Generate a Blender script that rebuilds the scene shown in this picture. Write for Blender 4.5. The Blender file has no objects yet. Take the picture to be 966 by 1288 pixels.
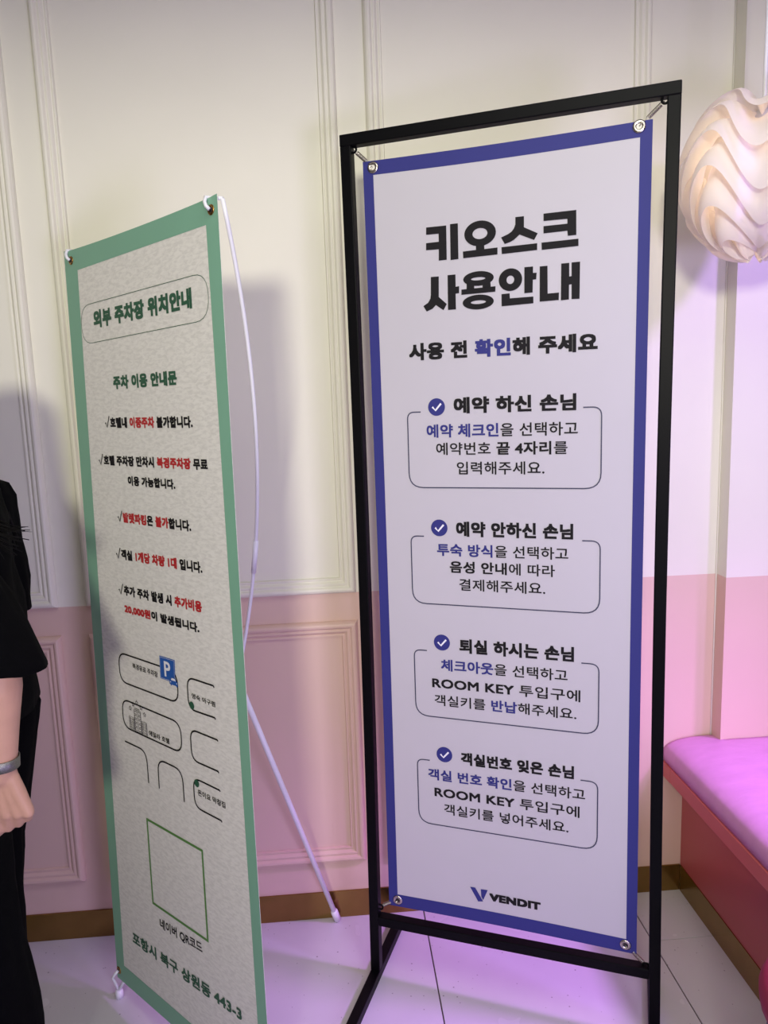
import bpy, bmesh, math, random
from mathutils import Vector, Matrix, noise
random.seed(7)
sc = bpy.context.scene
COL = sc.collection

# ------------------------------------------------------------------ camera
F, YAW, PITCH, ROLL, D, H = 919.3076, 0.0683, 0.1492, -0.034, 1.9597, 1.4917
fw = Vector((math.sin(YAW)*math.cos(PITCH), math.cos(YAW)*math.cos(PITCH), -math.sin(PITCH)))
r0 = Vector((math.cos(YAW), -math.sin(YAW), 0)); u0 = r0.cross(fw)
cr, sr = math.cos(ROLL), math.sin(ROLL)
rr = cr*r0 + sr*u0; uu = -sr*r0 + cr*u0
cam = bpy.data.cameras.new('camera'); co = bpy.data.objects.new('camera', cam); COL.objects.link(co)
cam.sensor_fit = 'HORIZONTAL'; cam.sensor_width = 36; cam.lens = F/966*36
cam.clip_start = 0.02
co.matrix_world = Matrix(((rr.x, uu.x, -fw.x, 0), (rr.y, uu.y, -fw.y, -D), (rr.z, uu.z, -fw.z, H), (0, 0, 0, 1)))
sc.camera = co
# ------------------------------------------------------------------ world and lights
w = bpy.data.worlds.new('world'); sc.world = w; w.use_nodes = True
w.node_tree.nodes['Background'].inputs[0].default_value = (0.95, 1.0, 0.95, 1)
w.node_tree.nodes['Background'].inputs[1].default_value = 0.22
sc.view_settings.view_transform = 'Standard'; sc.view_settings.look = 'None'
sc.view_settings.exposure = 0.0; sc.view_settings.gamma = 1; sc.view_settings.use_curve_mapping = False

def light(name, kind, loc, target, energy, color, size=0.5, sizey=None, spot=None, blend=0.5):
    l = bpy.data.lights.new(name, kind); l.energy = energy; l.color = color
    if kind == 'AREA':
        l.shape = 'RECTANGLE'; l.size = size; l.size_y = sizey or size
    else:
        l.shadow_soft_size = size
    if kind == 'SPOT':
        l.spot_size = math.radians(spot); l.spot_blend = blend
    o = bpy.data.objects.new(name, l); COL.objects.link(o); o.location = loc
    o.rotation_euler = (Vector(target)-Vector(loc)).to_track_quat('-Z', 'Y').to_euler()
    return o
light('hall_light', 'SPOT', (-0.75, -5.2, 2.34), (0.30, 0, 2.0), 490, (1.0, 0.97, 0.81), 0.30, spot=58, blend=1.0)
light('ceiling_panel', 'AREA', (0.3, -1.7, 2.74), (0.3, -1.6, 0), 16, (0.97, 1.0, 0.90), 1.2)
light('violet_spot', 'SPOT', (1.98, -0.97, 2.12), (0.60, -0.42, 0.05), 260, (0.62, 0.22, 1.0), 0.12, spot=46, blend=1.0)
light('violet_ceiling_light', 'SPOT', (1.75, -1.35, 2.35), (1.15, 0, 1.15), 74, (0.48, 0.28, 1.0), 0.10, spot=76, blend=0.8)
light('violet_fill', 'AREA', (1.0, -3.0, 0.85), (0.4, -0.3, 0.6), 32, (0.62, 0.54, 1.0), 0.6)  # added low fill without a real source, tints lower banner and floor violet

# ------------------------------------------------------------------ materials
def srgb(r, g, b):
    f = lambda c: (c/255/12.92 if c/255 <= 0.04045 else ((c/255+0.055)/1.055)**2.4)
    return (f(r), f(g), f(b), 1)
def mat(name, col, rough=0.6, metal=0.0, var=0.0, scale=8.0, bump=0.0, bscale=60.0, translucent=0.0, emis=None, estr=0.0, stretch=None, coat=0.0):
    m = bpy.data.materials.new(name); m.use_nodes = True; nt = m.node_tree; N = nt.nodes; L = nt.links
    b = N['Principled BSDF']; b.inputs['Roughness'].default_value = rough; b.inputs['Metallic'].default_value = metal
    b.inputs['Base Color'].default_value = col; b.inputs['Coat Weight'].default_value = coat
    tc = N.new('ShaderNodeTexCoord'); mp = N.new('ShaderNodeMapping'); L.new(tc.outputs['Object'], mp.inputs[0])
    if stretch: mp.inputs['Scale'].default_value = stretch
    if var:
        n = N.new('ShaderNodeTexNoise'); n.inputs['Scale'].default_value = scale; n.inputs['Detail'].default_value = 5
        L.new(mp.outputs[0], n.inputs['Vector'])
        r = N.new('ShaderNodeValToRGB'); r.color_ramp.elements[0].position = 0.3; r.color_ramp.elements[1].position = 0.7
        r.color_ramp.elements[0].color = tuple(c*(1-var) for c in col[:3])+(1,)
        r.color_ramp.elements[1].color = tuple(min(1, c*(1+var)) for c in col[:3])+(1,)
        L.new(n.outputs[0], r.inputs[0]); L.new(r.outputs[0], b.inputs['Base Color'])
    if bump:
        n2 = N.new('ShaderNodeTexNoise'); n2.inputs['Scale'].default_value = bscale; n2.inputs['Detail'].default_value = 4
        L.new(mp.outputs[0], n2.inputs['Vector'])
        bp = N.new('ShaderNodeBump'); bp.inputs['Strength'].default_value = bump; bp.inputs['Distance'].default_value = 0.004
        L.new(n2.outputs[0], bp.inputs['Height']); L.new(bp.outputs[0], b.inputs['Normal'])
    if emis: b.inputs['Emission Color'].default_value = emis; b.inputs['Emission Strength'].default_value = estr
    if translucent:
        t = N.new('ShaderNodeBsdfTranslucent'); t.inputs[0].default_value = col
        mx = N.new('ShaderNodeMixShader'); mx.inputs[0].default_value = translucent
        L.new(b.outputs[0], mx.inputs[1]); L.new(t.outputs[0], mx.inputs[2]); L.new(mx.outputs[0], N['Material Output'].inputs[0])
    return m
M = {}
M['cream'] = mat('cream_paint', srgb(230, 228, 210), 0.55, var=0.02, scale=3, bump=0.05, bscale=25)
M['pink'] = mat('pink_paint', srgb(220, 190, 174), 0.5, var=0.02, scale=3, bump=0.05, bscale=25)
M['ceil'] = mat('ceiling_paint', srgb(225, 222, 216), 0.8, var=0.01)
M['room'] = mat('room_paint', srgb(150, 142, 138), 0.8, var=0.02)
M['brass'] = mat('brass', srgb(150, 122, 72), 0.22, 1.0, var=0.12, scale=9, bump=0.08, bscale=30)
M['grout'] = mat('dark_grout', srgb(78, 62, 60), 0.9, var=0.1)
M['black'] = mat('black_powder_coat', srgb(7, 7, 9), 0.42, var=0.1, bump=0.03, bscale=300)
M['black'].node_tree.nodes['Principled BSDF'].inputs['Specular IOR Level'].default_value = 0.10
M['sheet'] = mat('white_print_fabric', srgb(216, 213, 216), 0.5, var=0.01, scale=5, translucent=0.22)
M['navy'] = mat('navy_print', srgb(52, 54, 122), 0.6, var=0.02)
M['ink'] = mat('black_ink', srgb(22, 20, 22), 0.7, var=0.02)
M['inkg'] = mat('dark_outline_ink', srgb(58, 60, 84), 0.5, var=0.02)
M['white'] = mat('white_ink', srgb(238, 238, 242), 0.5, var=0.01)
M['steel'] = mat('nickel', srgb(190, 184, 172), 0.25, 1.0, var=0.05)
M['brassring'] = mat('brass_eyelet', srgb(170, 130, 70), 0.25, 1.0, var=0.05)
M['green'] = mat('green_print', srgb(128, 178, 150), 0.5, var=0.02)
for q_ in ('ink', 'navy', 'sheet'): M[q_].node_tree.nodes['Principled BSDF'].inputs['Specular IOR Level'].default_value = 0.25
M['gink'] = mat('green_ink', srgb(44, 92, 66), 0.5, var=0.02)
M['red'] = mat('red_ink', srgb(186, 40, 44), 0.5, var=0.02)
M['blue'] = mat('blue_ink', srgb(36, 92, 170), 0.5, var=0.02)
M['lime'] = mat('leaf_green_ink', srgb(92, 142, 72), 0.5, var=0.02)
M['plastic'] = mat('white_plastic', srgb(232, 232, 236), 0.3, var=0.01)
M['terracotta'] = mat('coral_paint', srgb(196, 100, 92), 0.4, var=0.03, scale=3)
M['terracotta_dark'] = mat('coral_panel_paint', srgb(186, 92, 86), 0.4, var=0.03, scale=3)
M['cushion'] = mat('pale_pink_leatherette', srgb(205, 148, 188), 0.5, var=0.05, scale=14, bump=0.35, bscale=22, stretch=(1, 2.2, 1))
M['shade'] = mat('lamp_sheet', srgb(248, 242, 236), 0.5, var=0.01, translucent=0.35)
M['bulb'] = mat('bulb_glow', srgb(255, 225, 170), 0.5, emis=srgb(255, 226, 186), estr=5)
M['cloth'] = mat('black_cotton', srgb(4, 4, 6), 0.95, var=0.2, scale=20, bump=0.2, bscale=90)
M['cloth'].node_tree.nodes['Principled BSDF'].inputs['Specular IOR Level'].default_value = 0.1
M['skin'] = mat('skin', srgb(205, 158, 136), 0.5, var=0.05, scale=25, bump=0.06, bscale=120)
M['hair'] = mat('black_hair', srgb(12, 10, 10), 0.7, var=0.2, scale=80)
M['hair'].node_tree.nodes['Principled BSDF'].inputs['Specular IOR Level'].default_value = 0.15
M['dark'] = mat('dark_rubber', srgb(30, 28, 32), 0.4, var=0.05)
M['lip'] = mat('lip', srgb(178, 96, 92), 0.5, var=0.02)
M['eye'] = mat('eye_white', srgb(235, 232, 228), 0.3, var=0.01)
M['velvet'] = mat('crimson_velvet', srgb(150, 30, 62), 0.6, var=0.1, scale=12, bump=0.1)
M['skirt'] = mat('grey_blue_pleats', srgb(98, 108, 128), 0.7, var=0.35, scale=45, stretch=(1, 1, 0.15))

# paper-like print of the green banner (flat mottled print)
def paper():
    m = mat('mottled_paper_print', srgb(214, 212, 204), 0.55, translucent=0.06)
    nt = m.node_tree; N = nt.nodes; L = nt.links; b = N['Principled BSDF']
    uv = N.new('ShaderNodeUVMap'); mp = N.new('ShaderNodeMapping'); mp.inputs['Scale'].default_value = (1, 2.6, 1); mp.inputs['Rotation'].default_value = (0, 0, 0.25)
    L.new(uv.outputs[0], mp.inputs[0])
    n = N.new('ShaderNodeTexNoise'); n.inputs['Scale'].default_value = 64; n.inputs['Detail'].default_value = 4; n.inputs['Distortion'].default_value = 0.6
    L.new(mp.outputs[0], n.inputs['Vector'])
    n3 = N.new('ShaderNodeTexNoise'); n3.inputs['Scale'].default_value = 24.5; n3.inputs['Detail'].default_value = 4; n3.inputs['Distortion'].default_value = 0.6
    r = N.new('ShaderNodeValToRGB'); r.color_ramp.elements[0].position = 0.36; r.color_ramp.elements[1].position = 0.60
    r.color_ramp.elements[0].color = srgb(226, 224, 214); r.color_ramp.elements[1].color = srgb(242, 240, 230)
    L.new(n.outputs[0], r.inputs[0]); L.new(r.outputs[0], b.inputs['Base Color'])
    bp = N.new('ShaderNodeBump'); bp.inputs['Strength'].default_value = 0.12; bp.inputs['Distance'].default_value = 0.003
    L.new(n.outputs[0], bp.inputs['Height']); L.new(bp.outputs[0], b.inputs['Normal'])
    return m
M['paper'] = paper()
# speckled floor tile
def tilemat():
    m = mat('speckled_vinyl_tile', srgb(206, 206, 206), 0.22, var=0.04, scale=4)
    nt = m.node_tree; N = nt.nodes; L = nt.links; b = N['Principled BSDF']
    tc = N.new('ShaderNodeTexCoord'); geo = N.new('ShaderNodeNewGeometry')
    base = [l.from_socket for l in L if l.to_socket == b.inputs['Base Color']][0]
    v = N.new('ShaderNodeTexVoronoi'); v.inputs['Scale'].default_value = 46; L.new(geo.outputs['Position'], v.inputs['Vector'])
    n = N.new('ShaderNodeTexNoise'); n.inputs['Scale'].default_value = 30; L.new(geo.outputs['Position'], n.inputs['Vector'])
    ad = N.new('ShaderNodeMath'); ad.operation = 'MULTIPLY_ADD'; ad.inputs[1].default_value = 0.220; L.new(n.outputs[0], ad.inputs[0]); L.new(v.outputs['Distance'], ad.inputs[2])
    r = N.new('ShaderNodeValToRGB'); r.color_ramp.elements[0].position = 0.14; r.color_ramp.elements[1].position = 0.20
    r.color_ramp.elements[0].color = (0.30, 0.28, 0.28, 1); r.color_ramp.elements[1].color = (1, 1, 1, 1)
    L.new(ad.outputs[0], r.inputs[0])
    mx = N.new('ShaderNodeMix'); mx.data_type = 'RGBA'; mx.blend_type = 'MULTIPLY'; mx.inputs[0].default_value = 0.75
    L.new(base, mx.inputs[6]); L.new(r.outputs[0], mx.inputs[7]); L.new(mx.outputs[2], b.inputs['Base Color'])
    n2 = N.new('ShaderNodeTexNoise'); n2.inputs['Scale'].default_value = 6; L.new(geo.outputs['Position'], n2.inputs['Vector'])
    mr = N.new('ShaderNodeMapRange'); mr.inputs[3].default_value = 0.22; mr.inputs[4].default_value = 0.30; L.new(n2.outputs[0], mr.inputs[0]); L.new(mr.outputs[0], b.inputs['Roughness'])
    return m
M['tile'] = tilemat()

# ------------------------------------------------------------------ helpers
def wloc(o):
    v = Vector((0, 0, 0))
    while o: v = v + o.location; o = o.parent
    return v
def thing(name, label, cat, loc, group=None):
    o = bpy.data.objects.new(name, None); COL.objects.link(o); o.location = loc
    o.empty_display_size = 0.1; o['label'] = label; o['category'] = cat
    if group: o['group'] = group
    return o
def mesh(name, verts, faces, mats, parent=None, smooth=False, midx=None, kind=None, label=None, uvs=None):
    """verts in world space; the parent's base is subtracted"""
    off = wloc(parent) if parent else Vector((0, 0, 0))
    me = bpy.data.meshes.new(name); me.from_pydata([tuple(Vector(v)-off) for v in verts], [], faces)
    for m in (mats if isinstance(mats, (list, tuple)) else [mats]): me.materials.append(m)
    if midx: me.polygons.foreach_set('material_index', midx)
    if smooth is True: me.polygons.foreach_set('use_smooth', [True]*len(me.polygons))
    if uvs:
        ul = me.uv_layers.new(name='UVMap')
        for p in me.polygons:
            for li, vi in zip(p.loop_indices, p.vertices): ul.data[li].uv = uvs[vi]
    me.update()
    o = bpy.data.objects.new(name, me); COL.objects.link(o); o.parent = parent
    if kind: o['kind'] = kind
    if label: o['label'] = label
    return o
def fixn(o):
    bm = bmesh.new(); bm.from_mesh(o.data); bmesh.ops.recalc_face_normals(bm, faces=bm.faces); bm.to_mesh(o.data); bm.free(); return o
def bevel(o, wd, seg=2, ang=True):
    bm = bmesh.new(); bm.from_mesh(o.data)
    es = [e for e in bm.edges if len(e.link_faces) == 2 and e.calc_face_angle(0) > 0.6]
    bmesh.ops.bevel(bm, geom=es, offset=wd, segments=seg, affect='EDGES', profile=0.5, clamp_overlap=True)
    bm.to_mesh(o.data); bm.free(); return o
def boxvf(lo, hi):
    x0, y0, z0 = lo; x1, y1, z1 = hi
    v = [(x0,y0,z0),(x1,y0,z0),(x1,y1,z0),(x0,y1,z0),(x0,y0,z1),(x1,y0,z1),(x1,y1,z1),(x0,y1,z1)]
    f = [(0,3,2,1),(4,5,6,7),(0,1,5,4),(1,2,6,5),(2,3,7,6),(3,0,4,7)]
    return v, f
def box(name, lo, hi, m, parent=None, bev=0, **k):
    v, f = boxvf(lo, hi); o = mesh(name, v, f, m, parent, **k)
    if bev: bevel(o, bev)
    return o
def tubevf(pts, radii, n=12, cap=True, square=False, ref=None):
    pts = [Vector(p) for p in pts]; V = []; Fc = []
    if not isinstance(radii, (list, tuple)): radii = [radii]*len(pts)
    up = ref or None; prev = None
    for i, p in enumerate(pts):
        t = (pts[min(i+1, len(pts)-1)]-pts[max(i-1, 0)]).normalized()
        if prev is None:
            a = Vector(up) if up else (Vector((0, 0, 1)) if abs(t.z) < 0.9 else Vector((1, 0, 0)))
        else: a = prev
        nx = (a - t*a.dot(t)).normalized(); prev = nx; ny = t.cross(nx)
        for k in range(n):
            an = 2*math.pi*k/n + (math.pi/4 if square else 0)
            V.append(p + (nx*math.cos(an)+ny*math.sin(an))*radii[i])
    for i in range(len(pts)-1):
        for k in range(n):
            Fc.append((i*n+k, i*n+(k+1) % n, (i+1)*n+(k+1) % n, (i+1)*n+k))
    if cap:
        Fc.append(tuple(reversed(range(n)))); Fc.append(tuple(range((len(pts)-1)*n, len(pts)*n)))
    return V, Fc
def tube(name, pts, radii, m, parent=None, n=12, smooth=True, **k):
    v, f = tubevf(pts, radii, n, ref=k.pop('ref', None)); o = mesh(name, v, f, m, parent, smooth, **k); return fixn(o)
def bar(name, pts, half, m, parent, ref, bev=0.002):
    """square steel tube of half width `half`"""
    v, f = tubevf(pts, half*math.sqrt(2), 4, square=True, ref=ref); o = mesh(name, v, f, m, parent); fixn(o)
    if bev: bevel(o, bev)
    return o
def capsule(pts, radii, n=14):
    """tube with rounded ends as verts, faces"""
    pts = [Vector(p) for p in pts]; P = []; Rr = []
    d0 = (pts[0]-pts[1]).normalized(); d1 = (pts[-1]-pts[-2]).normalized()
    for a in (80, 55, 30): P.append(pts[0]+d0*radii[0]*math.sin(math.radians(a))); Rr.append(radii[0]*math.cos(math.radians(a)))
    P += pts; Rr += list(radii)
    for a in (30, 55, 80): P.append(pts[-1]+d1*radii[-1]*math.sin(math.radians(a))); Rr.append(radii[-1]*math.cos(math.radians(a)))
    return tubevf(P, Rr, n)
def merge(parts):
    V = []; Fc = []
    for v, f in parts:
        o = len(V); V += [tuple(x) for x in v]; Fc += [tuple(i+o for i in q) for q in f]
    return V, Fc
def ellipsoid(c, r, nu=24, nv=16, rot=None):
    V = [];
    for j in range(nv+1):
        th = math.pi*j/nv
        for i in range(nu):
            ph = 2*math.pi*i/nu
            v = Vector((r[0]*math.sin(th)*math.cos(ph), r[1]*math.sin(th)*math.sin(ph), r[2]*math.cos(th)))
            if rot: v = rot @ v
            V.append(Vector(c)+v)
    Fc = [(j*nu+i, (j+1)*nu+i, (j+1)*nu+(i+1) % nu, j*nu+(i+1) % nu) for j in range(nv) for i in range(nu)]
    return V, Fc
def clean(o, d=1e-5):
    bm = bmesh.new(); bm.from_mesh(o.data); bmesh.ops.remove_doubles(bm, verts=bm.verts, dist=d); bmesh.ops.recalc_face_normals(bm, faces=bm.faces)
    bm.to_mesh(o.data); bm.free(); return o
def torus(name, c, nrm, R, r, m, parent, nu=28, nv=10, **k):
    nrm = Vector(nrm).normalized(); a = nrm.orthogonal().normalized(); b = nrm.cross(a); V = []
    for i in range(nu):
        t = 2*math.pi*i/nu; d = a*math.cos(t)+b*math.sin(t)
        for j in range(nv):
            s = 2*math.pi*j/nv; V.append(Vector(c)+d*(R+r*math.cos(s))+nrm*r*0.6*math.sin(s))
    Fc = [(i*nv+j, ((i+1) % nu)*nv+j, ((i+1) % nu)*nv+(j+1) % nv, i*nv+(j+1) % nv) for i in range(nu) for j in range(nv)]
    return fixn(mesh(name, V, Fc, m, parent, True, **k))

# ------------------------------------------------------------------ setting
X0, X1, Y1, ZC = -2.6, 2.5, -6.6, 2.78
ZB = 0.9773
# back wall: two paint tones
v, f = boxvf((X0-0.1, 0, 0), (X1+0.1, 0.1, ZB)); v2, f2 = boxvf((X0-0.1, 0, ZB), (X1+0.1, 0.1, ZC))
V, Fc = merge([(v, f), (v2, f2)])
mesh('wall_back', V, Fc, [M['pink'], M['cream']], kind='structure', midx=[0]*6+[1]*6)
v, f = boxvf((1.077, -0.052, 0), (X1, -0.0, ZB)); v2, f2 = boxvf((1.077, -0.052, ZB), (X1, -0.0, ZC)); V, Fc = merge([(v, f), (v2, f2)])
mesh('wall_pier', V, Fc, [M['pink'], M['cream']], kind='structure', midx=[0]*6+[1]*6)
box('wall_left', (X0-0.1, Y1, 0), (X0, 0, ZC), M['room'], kind='structure')
box('wall_right', (X1, Y1, 0), (X1+0.1, 0, ZC), M['room'], kind='structure')
box('wall_front', (X0-0.1, Y1-0.1, 0), (X1+0.1, Y1, ZC), M['room'], kind='structure')
box('ceiling', (X0-0.1, Y1-0.1, ZC), (X1+0.1, 0.1, ZC+0.1), M['ceil'], kind='structure')
box('light_blocker_beam', (X0, -2.75, 2.36), (X1, -2.45, ZC), M['ceil'], kind='structure')  # unseen, added to keep the hall light off the top of the wall
# floor: grout bed and tiles
flo = box('floor', (X0-0.1, Y1-0.1, -0.06), (X1+0.1, 0.1, -0.004), M['grout'], kind='structure')
T = 0.61; tile_cache = {}
def tile(x0, x1, y0, y1):
    g = 0.0016; key = (round(x1-x0, 3), round(y1-y0, 3))
    if key not in tile_cache:
        o = box('floor_tile', (-(x1-x0)/2+g, -(y1-y0)/2+g/2, -0.006), ((x1-x0)/2-g, (y1-y0)/2-g/2, 0), M['tile'], None); bevel(o, 0.0008, 1)
        tile_cache[key] = o; o.parent = flo
    else:
        o = tile_cache[key].copy(); COL.objects.link(o)
    o.location = ((x0+x1)/2, (y0+y1)/2, 0)
xs = [0.2108+T*i for i in range(-5, 5)]
for i in range(len(xs)-1):
    xa, xb = max(xs[i], X0), min(xs[i+1], X1)
    if xb-xa < 0.02: continue
    off = -0.2 if i >= 6 else -0.61
    ys = [0.0]+[off-T*k for k in range(12)]
    for a, b in zip(ys, ys[1:]):
        b2 = max(b, Y1)
        if a-b2 > 0.02: tile(xa, xb, b2, a)
# panel mouldings: mitred picture frames with a stepped profile
PROF = [(0.0, 0.0), (0.0, 0.004), (0.002, 0.010), (0.006, 0.0155), (0.011, 0.0175), (0.016, 0.0165), (0.019, 0.0125), (0.021, 0.0105),
        (0.023, 0.0105), (0.0245, 0.012), (0.0285, 0.012), (0.031, 0.0095), (0.034, 0.0055), (0.0365, 0.0045), (0.039, 0.0065), (0.0425, 0.0065), (0.0445, 0.0)]
def panel(name, xa, xb, za, zb, m):
    V = []; n = len(PROF)
    for cx, cz, sx, sz in ((xa, za, 1, 1), (xb, za, -1, 1), (xb, zb, -1, -1), (xa, zb, 1, -1)):
        for o_, h in PROF: V.append((cx+sx*o_, -h-0.0003, cz+sz*o_))
    Fc = [(c*n+i, ((c+1) % 4)*n+i, ((c+1) % 4)*n+i+1, c*n+i+1) for c in range(4) for i in range(n-1)]
    o = mesh(name, V, Fc, m, kind='structure'); fixn(o); o.data.polygons.foreach_set('use_smooth', [False]*len(o.data.polygons))
    return o
ub, ut, lb, lt = 0.9775, 2.66, 0.1795, 0.8985
k = 1
for xa, xb in ((-2.27, -1.55), (-1.472, -0.748), (-0.675, 0.0493), (0.122, 0.8555)):
    panel('trim_%d' % k, xa, xb, ub, ut, M['cream']); panel('trim_%d' % (k+4), xa, xb, lb, lt, M['pink']); k += 1
# thin caulk bead down the pier corner
tube('trim_9', [(1.075, -0.0015, 0.0), (1.0755, -0.002, 1.4), (1.075, -0.0015, ZC)], 0.0022, M['cream'], kind='structure', n=8)
box('baseboard_back', (X0, -0.005, 0.0005), (0.9918, -0.0003, 0.083), M['brass'], kind='structure')
box('baseboard_left', (X0+0.0003, Y1, 0.0005), (X0+0.005, -0.006, 0.083), M['brass'], kind='structure')

# ------------------------------------------------------------------ bench with cushion
bn = thing('bench', 'coral red built-in wall bench with brass kick strip beside white banner', 'bench', (1.2, -0.32, 0))
BX, BY = 0.9945, -0.62
box('front_panel', (BX, BY, 0.083), (BX+0.02, -0.001, 0.377), M['terracotta_dark'], bn)
box('end_panel', (BX+0.02, BY, 0.083), (1.58, BY+0.02, 0.377), M['terracotta_dark'], bn)
box('kick_strip', (BX-0.0025, BY-0.003, 0.0005), (BX+0.012, -0.006, 0.083), M['brass'], bn, label='brass kick strip')
box('kick_strip', (BX+0.012, BY-0.003, 0.0005), (1.58, BY+0.012, 0.083), M['brass'], bn, label='brass kick strip')
box('seat_board', (0.93, BY-0.03, 0.377), (1.60, -0.053, 0.420), M['terracotta'], bn, bev=0.002)
box('seat_board', (0.93, -0.053, 0.377), (1.0765, -0.001, 0.420), M['terracotta'], bn)
def cushion():
    # rounded slab with crowned top
    xa, xb, ya, yb, zb, zt = 0.931, 1.60, BY-0.028, -0.0535, 0.4205, 0.500
    nx, ny = 46, 50; V = []; Fc = []
    def crown(x, y, yback=0.2):
        ex = min(x-xa, 0.16)/0.16; ey1 = min(y-ya, 0.12)/0.12; 
        s = lambda t: math.sqrt(max(0, 1-(1-max(0, min(1, t)))**2.6))
        wv = noise.noise(Vector((x*9, y*5, 1.3)))*0.004 + noise.noise(Vector((x*4+y*9, y*22, 4)))*0.0022
        return 0.446 + (zt-0.446)*s(ex)**0.8*s(ey1)*(s((yback-y+0.004)/0.05)*0.25+0.75) + wv*ex
    for i in range(nx+1):
        for j in range(ny+1):
            x = xa+(xb-xa)*(i/nx)**1.3; ye = -0.0012 if x < 1.0755 else yb; y = ya+(ye-ya)*j/ny
            V.append((x, y, crown(x, y, ye if x < 1.0755 else 0.2)))
    for i in range(nx):
        for j in range(ny): a = i*(ny+1)+j; Fc.append((a, a+ny+1, a+ny+2, a+1))
    rim = [i*(ny+1) for i in range(nx+1)]+[nx*(ny+1)+j for j in range(1, ny+1)]+[i*(ny+1)+ny for i in range(nx-1, -1, -1)]+[j for j in range(ny-1, 0, -1)]
    b0 = len(V)
    for idx in rim: x, y, z = V[idx]; V.append((x+ (0.004 if x < xa+0.001 else 0), y, zb))
    m = len(rim)
    for q in range(m): Fc.append((rim[q], rim[(q+1) % m], b0+(q+1) % m, b0+q))
    Fc.append(tuple(range(b0, b0+m)))
    o = clean(mesh('seat_cushion', V, Fc, M['cushion'], None, True)); return o, crown
cu, crown_ = cushion(); cu['label'] = 'pale pink padded leatherette seat cushion lying on coral bench'; cu['category'] = 'cushion'
# ------------------------------------------------------------------ print helpers
class Plane:
    def __init__(s, o, ux, uz, n): s.o, s.ux, s.uz, s.n = Vector(o), Vector(ux), Vector(uz), Vector(n)
    def __call__(s, u, v, d=0.0): return s.o + s.ux*u + s.uz*v + s.n*d    # d>0 towards the viewer's side
def glyphs(text, space=1.0):
    """mesh of a line, em=1; text = list of (string, colour index, bold)"""
    body = ''.join(t[0] for t in text)
    c = bpy.data.curves.new('line', 'FONT'); c.body = body; c.resolution_u = 3; c.space_character = space; k = 0
    for i in range(6): c.materials.append(M['ink'])
    for s, ci, b in text:
        for _ in s: c.body_format[k].material_index = ci*2+(1 if b else 0); k += 1
    o = bpy.data.objects.new('line', c); COL.objects.link(o)
    dg = bpy.context.evaluated_depsgraph_get(); me = bpy.data.meshes.new_from_object(o.evaluated_get(dg))
    V = [Vector(v.co) for v in me.vertices]; P = [(tuple(p.vertices), p.material_index) for p in me.polygons]
    bpy.data.objects.remove(o); bpy.data.curves.remove(c); bpy.data.meshes.remove(me)
    return V, P
def lettering(pl, text, a, b, h, mats, parent, bold=0.03, name='lettering', d=0.0009, label=None, xs=1.0):
    """text line from base-left a=(u,v) to base-right b, glyph height h"""
    V, P = glyphs(text, 1.0+bold*1.3); OV = []; OF = []; OM = []
    ws = [(0, 0)]
    def offs(w_):
        return [(0, 0)]+[(w_*a_*xs, w_*b_) for a_, b_ in ((-1, -1), (0, -1), (1, -1), (-1, 0), (1, 0), (-1, 1), (0, 1), (1, 1))]
    for isb in (0, 1):
        polys = [p for p in P if p[1] % 2 == isb]
        if not polys: continue
        for n_, (ox, oy) in enumerate(offs(bold) if isb and bold else offs(0.014)[::2]):
            used = {}
            for vs, mi in polys:
                f_ = []
                for i in vs:
                    if i not in used: used[i] = len(OV); OV.append((V[i].x+ox, V[i].y+oy, n_))
                    f_.append(used[i])
                OF.append(tuple(f_)); OM.append(mi//2)
    x0 = min(v[0] for v in OV); x1 = max(v[0] for v in OV); y0 = min(v[1] for v in OV); y1 = max(v[1] for v in OV)
    W = [pl(a[0]+(b[0]-a[0])*(v[0]-x0)/(x1-x0), a[1]+(b[1]-a[1])*(v[0]-x0)/(x1-x0)+h*(v[1]-y0)/(y1-y0), d+v[2]*1.5e-5) for v in OV]
    return mesh(name, W, OF, mats, parent, midx=OM, label=label)
def rnd(pts, r, closed, n=6):
    out = []; N_ = len(pts)
    for i, p in enumerate(pts):
        p = Vector(p)
        if not closed and i in (0, N_-1): out.append(p); continue
        a = Vector(pts[i-1]); c = Vector(pts[(i+1) % N_]); da = (a-p).normalized(); dc = (c-p).normalized()
        q = min(r, (a-p).length/2, (c-p).length/2)
        for k in range(n+1):
            t = k/n; out.append((p+da*q)*(1-t)**2+p*2*t*(1-t)+(p+dc*q)*t*t)
    return out
def strokevf(pl, pts, wd, closed, d):
    V = []; N_ = len(pts)
    for i in range(N_):
        a = Vector(pts[i-1]) if (closed or i > 0) else Vector(pts[i]); c = Vector(pts[(i+1) % N_]) if (closed or i < N_-1) else Vector(pts[i])
        t = (c-a).normalized(); nn = Vector((-t.y, t.x)); p = Vector(pts[i])
        for s in (-1, 1): q = p+nn*wd/2*s; V.append(pl(q.x, q.y, d))
    m = N_ if closed else N_-1
    return V, [(2*i, 2*i+1, 2*((i+1) % N_)+1, 2*((i+1) % N_)) for i in range(m)]
def stroke(name, pl, pts, wd, m, parent, r=0.0, closed=False, d=0.0009, **k):
    if r: pts = rnd(pts, r, closed)
    v, f = strokevf(pl, pts, wd, closed, d); return mesh(name, v, f, m, parent, **k)
def poly(name, pl, pts, m, parent, d=0.001, **k):
    return mesh(name, [pl(p[0], p[1], d) for p in pts], [tuple(range(len(pts)))], m, parent, **k)
def disc(name, pl, c, r, m, parent, d=0.0008, n=32, ry=None, **k):
    return poly(name, pl, [(c[0]+r*math.cos(2*math.pi*i/n), c[1]+(ry or r)*math.sin(2*math.pi*i/n)) for i in range(n)], m, parent, d, **k)
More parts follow.
